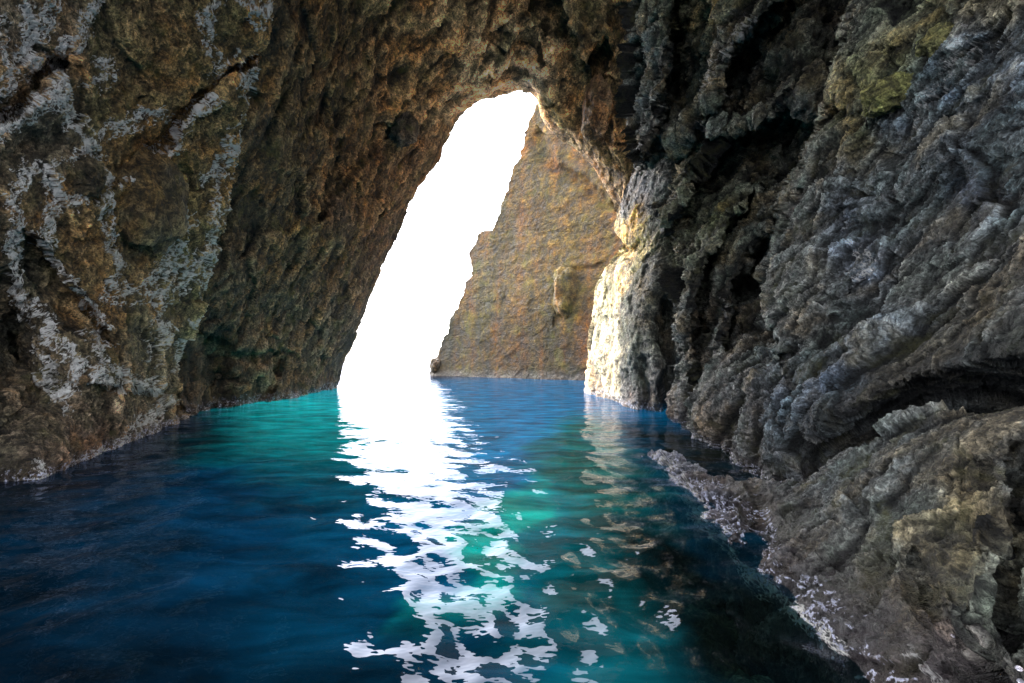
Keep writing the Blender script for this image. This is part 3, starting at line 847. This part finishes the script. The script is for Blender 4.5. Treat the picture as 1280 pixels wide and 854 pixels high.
# ================================================================== unseen roof added above and behind the boat to block the sky
xs, ys = np.meshgrid(np.linspace(-12, 14, 60), np.linspace(-6, 12, 60))
zz = 15.0 - 0.035 * (xs + 0) ** 2 + 0 * ys
Vr = np.stack([xs, ys, zz], -1).reshape(-1, 3)
Vr[:, 2] += 1.0 * fbm(Vr * 0.3, 4)
T = np.tile([[.12, .1, .07]], (len(Vr), 1))
z0 = np.zeros(len(Vr))
meF = mesh_grid('unseen_roof', Vr, 60, 60, dict(tint=T, cav=z0, vein=z0, wet=z0, foam_glint=z0))
add('unseen_roof', meF, M_arch, 'unseen brown rock roof, added overhead to block the sky', 'cave roof', origin=(0, 0, 15))

# ================================================================== sea
r = np.concatenate([[0.05, 0.4], np.geomspace(0.9, 6000, int(760 * Q))])
th = np.concatenate([np.linspace(-180, -58, 60, endpoint=False), np.linspace(-58, 50, int(620 * Q), endpoint=False), np.linspace(50, 180, 60)])
R_, TH = np.meshgrid(r, np.radians(th), indexing='ij')
Xs, Ys = R_ * np.sin(TH), R_ * np.cos(TH)
cell = (R_ * 0.0117).ravel() / Q
pw = np.c_[Xs.ravel(), Ys.ravel(), np.zeros(Xs.size)]
h = np.zeros(len(pw), np.float32)
rot = lambda a: np.array([[math.cos(a), -math.sin(a), 0], [math.sin(a), math.cos(a), 0], [0, 0, 1]])
wn = np.c_[perlin(pw * 0.35), perlin(pw * 0.35 + 40), z0[:1].repeat(len(pw))]
for wl, amp, st, a in [(3.0, .032, .6, .5), (1.3, .026, .8, .25), (0.62, .022, .9, -.3), (0.34, .024, .95, .7), (0.19, .0125, .95, 1.3)]:
    q = (pw + 0.25 * wn) @ rot(a).T * np.array([st, 1, 1]) / wl
    n = perlin(q * 1.0 + wl * 33)
    h += amp * n * np.clip((wl / 2 - cell) / (wl / 4), 0, 1)
Vs = np.c_[pw[:, :2], h]
meS = mesh_grid('sea', Vs, len(r), len(th))
w = NT('sea_water')
geo = w.n('ShaderNodeNewGeometry')
pos = geo.outputs['Position']
sep = w.n('ShaderNodeSeparateXYZ')
w.l(pos, sep.inputs[0])
X_, Y_ = sep.outputs[0], sep.outputs[1]


def blob(x, y, rx, ry, rotd=0.0):
    """soft patch on the water, in metres"""
    mp = w.n('ShaderNodeMapping', vector_type='TEXTURE')
    mp.inputs['Location'].default_value = (x, y, 0)
    mp.inputs['Rotation'].default_value = (0, 0, rad(rotd))
    mp.inputs['Scale'].default_value = (rx, ry, 1000)
    w.l(warped, mp.inputs['Vector'])
    ln = w.n('ShaderNodeVectorMath', operation='LENGTH')
    w.l(mp.outputs[0], ln.inputs[0])
    nd = w.n('ShaderNodeMapRange', interpolation_type='SMOOTHSTEP')
    nd.inputs['From Min'].default_value = 1.3
    nd.inputs['From Max'].default_value = 0.35
    w.l(ln.outputs['Value'], nd.inputs['Value'])
    return nd.outputs[0]


nzc = w.n('ShaderNodeTexNoise')
nzc.inputs['Scale'].default_value = 0.9
nzc.inputs['Detail'].default_value = 4
w.l(pos, nzc.inputs['Vector'])
cen = w.n('ShaderNodeVectorMath', operation='SUBTRACT')
cen.inputs[1].default_value = (0.5, 0.5, 0.5)
w.l(nzc.outputs['Color'], cen.inputs[0])
scl = w.n('ShaderNodeVectorMath', operation='SCALE')
scl.inputs['Scale'].default_value = 2.2
w.l(cen.outputs[0], scl.inputs[0])
adv = w.n('ShaderNodeVectorMath', operation='ADD')
w.l(pos, adv.inputs[0])
w.l(scl.outputs[0], adv.inputs[1])
warped = adv.outputs[0]
body_glow = w.mix(0.0, (0.0008, 0.0065, 0.014), (0, 0, 0))
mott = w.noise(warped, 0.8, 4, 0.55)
SEA = [  # x, y, rx, ry, rot, colour, strength : painted glow of scattered light, and dark patches
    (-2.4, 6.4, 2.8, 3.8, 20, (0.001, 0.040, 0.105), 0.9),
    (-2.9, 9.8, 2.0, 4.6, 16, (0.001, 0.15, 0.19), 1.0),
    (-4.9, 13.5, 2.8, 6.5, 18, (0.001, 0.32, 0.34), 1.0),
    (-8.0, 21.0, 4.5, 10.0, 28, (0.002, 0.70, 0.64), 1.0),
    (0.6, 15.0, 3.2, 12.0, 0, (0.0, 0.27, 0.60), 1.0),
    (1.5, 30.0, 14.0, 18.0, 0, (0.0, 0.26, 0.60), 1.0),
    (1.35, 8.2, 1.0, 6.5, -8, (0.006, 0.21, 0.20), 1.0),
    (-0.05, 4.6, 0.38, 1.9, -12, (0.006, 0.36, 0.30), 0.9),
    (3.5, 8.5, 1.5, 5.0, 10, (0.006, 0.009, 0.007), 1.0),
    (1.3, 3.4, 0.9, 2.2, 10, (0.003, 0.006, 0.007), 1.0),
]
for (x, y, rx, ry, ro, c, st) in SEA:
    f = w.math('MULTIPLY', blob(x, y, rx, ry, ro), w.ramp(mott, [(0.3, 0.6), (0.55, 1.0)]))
    body_glow = w.mix(w.math('MULTIPLY', f, st), body_glow, c)
mps = w.n('ShaderNodeMapping')
mps.inputs['Scale'].default_value = (1.1, 3.2, 1)
mps.inputs['Rotation'].default_value = (0, 0, 0.45)
w.l(pos, mps.inputs['Vector'])
body_glow = w.mix(1.0, body_glow, w.ramp(w.noise(mps.outputs[0], 0.9, 5, 0.6, 0.6), [(0.34, 0.45), (0.52, 1.0), (0.68, 1.7)]), 'MULTIPLY')
em = w.n('ShaderNodeEmission')  # water glows by itself, standing in for light scattered inside the sea
w.l(body_glow, em.inputs['Color'])
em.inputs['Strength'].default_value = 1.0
gl = w.n('ShaderNodeBsdfGlossy')
gl.inputs['Roughness'].default_value = 0.02
gl.inputs['Color'].default_value = (0.80, 0.84, 1.0, 1)
bp = w.n('ShaderNodeBump')
bp.inputs['Strength'].default_value = 0.8
bp.inputs['Distance'].default_value = 0.05
mpb = w.n('ShaderNodeMapping')
mpb.inputs['Scale'].default_value = (0.7, 1.0, 1.0)
w.l(pos, mpb.inputs['Vector'])
w.l(w.noise(mpb.outputs[0], 2.2, 4, 0.5), bp.inputs['Height'])
w.l(bp.outputs[0], gl.inputs['Normal'])
fr = w.n('ShaderNodeFresnel')
fr.inputs['IOR'].default_value = 1.36
w.l(bp.outputs[0], fr.inputs['Normal'])
tr = w.n('ShaderNodeBsdfTransparent')
tr.inputs['Color'].default_value = (0.42, 0.62, 0.60, 1)
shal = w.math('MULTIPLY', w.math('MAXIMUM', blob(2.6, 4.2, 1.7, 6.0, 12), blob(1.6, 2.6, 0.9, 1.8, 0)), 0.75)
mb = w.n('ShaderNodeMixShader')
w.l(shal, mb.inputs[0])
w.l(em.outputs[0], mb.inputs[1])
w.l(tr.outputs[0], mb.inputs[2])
ms = w.n('ShaderNodeMixShader')
w.l(w.math('MULTIPLY', fr.outputs[0], 0.72), ms.inputs[0])
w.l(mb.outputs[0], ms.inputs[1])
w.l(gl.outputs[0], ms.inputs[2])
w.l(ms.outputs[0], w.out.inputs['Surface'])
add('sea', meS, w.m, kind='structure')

# ------------------------------------------------------------------ light
SUN_AZ, SUN_EL = -42.0, 46.0         # measured from straight ahead, negative = left
world = bpy.data.worlds.new('World')
scene.world = world
world.use_nodes = True
nt = world.node_tree
bg = nt.nodes['Background']
sky = nt.nodes.new('ShaderNodeTexSky')
sky.sky_type = 'NISHITA'
sky.sun_disc = False
sky.sun_elevation = rad(SUN_EL)
sky.sun_rotation = rad(SUN_AZ)
sky.dust_density = 4.0
sky.air_density = 1.0
sky.ozone_density = 1.0
hs = nt.nodes.new('ShaderNodeHueSaturation')
hs.inputs['Saturation'].default_value = 0.30
hs.inputs['Value'].default_value = 9.0
nt.links.new(sky.outputs[0], hs.inputs['Color'])
nt.links.new(hs.outputs[0], bg.inputs['Color'])
bg.inputs['Strength'].default_value = 0.15
sun = bpy.data.lights.new('sun', 'SUN')
sun.energy = 6.0
sun.angle = rad(0.5)
sun.color = (1.0, 0.93, 0.80)
so = bpy.data.objects.new('sun', sun)
d = np.array([math.sin(rad(SUN_AZ)) * math.cos(rad(SUN_EL)), math.cos(rad(SUN_AZ)) * math.cos(rad(SUN_EL)), math.sin(rad(SUN_EL))])
from mathutils import Vector
so.rotation_euler = Vector(-d).to_track_quat('-Z', 'Y').to_euler()
so.location = (-20, 30, 40)
col.objects.link(so)

scene.view_settings.view_transform = 'Standard'
scene.view_settings.look = 'None'
scene.view_settings.exposure = 0
scene.view_settings.gamma = 1
scene.cycles.use_denoising = True
scene.cycles.adaptive_threshold = 0.025
scene.cycles.max_bounces = 8
scene.cycles.diffuse_bounces = 5
scene.cycles.sample_clamp_indirect = 6.0
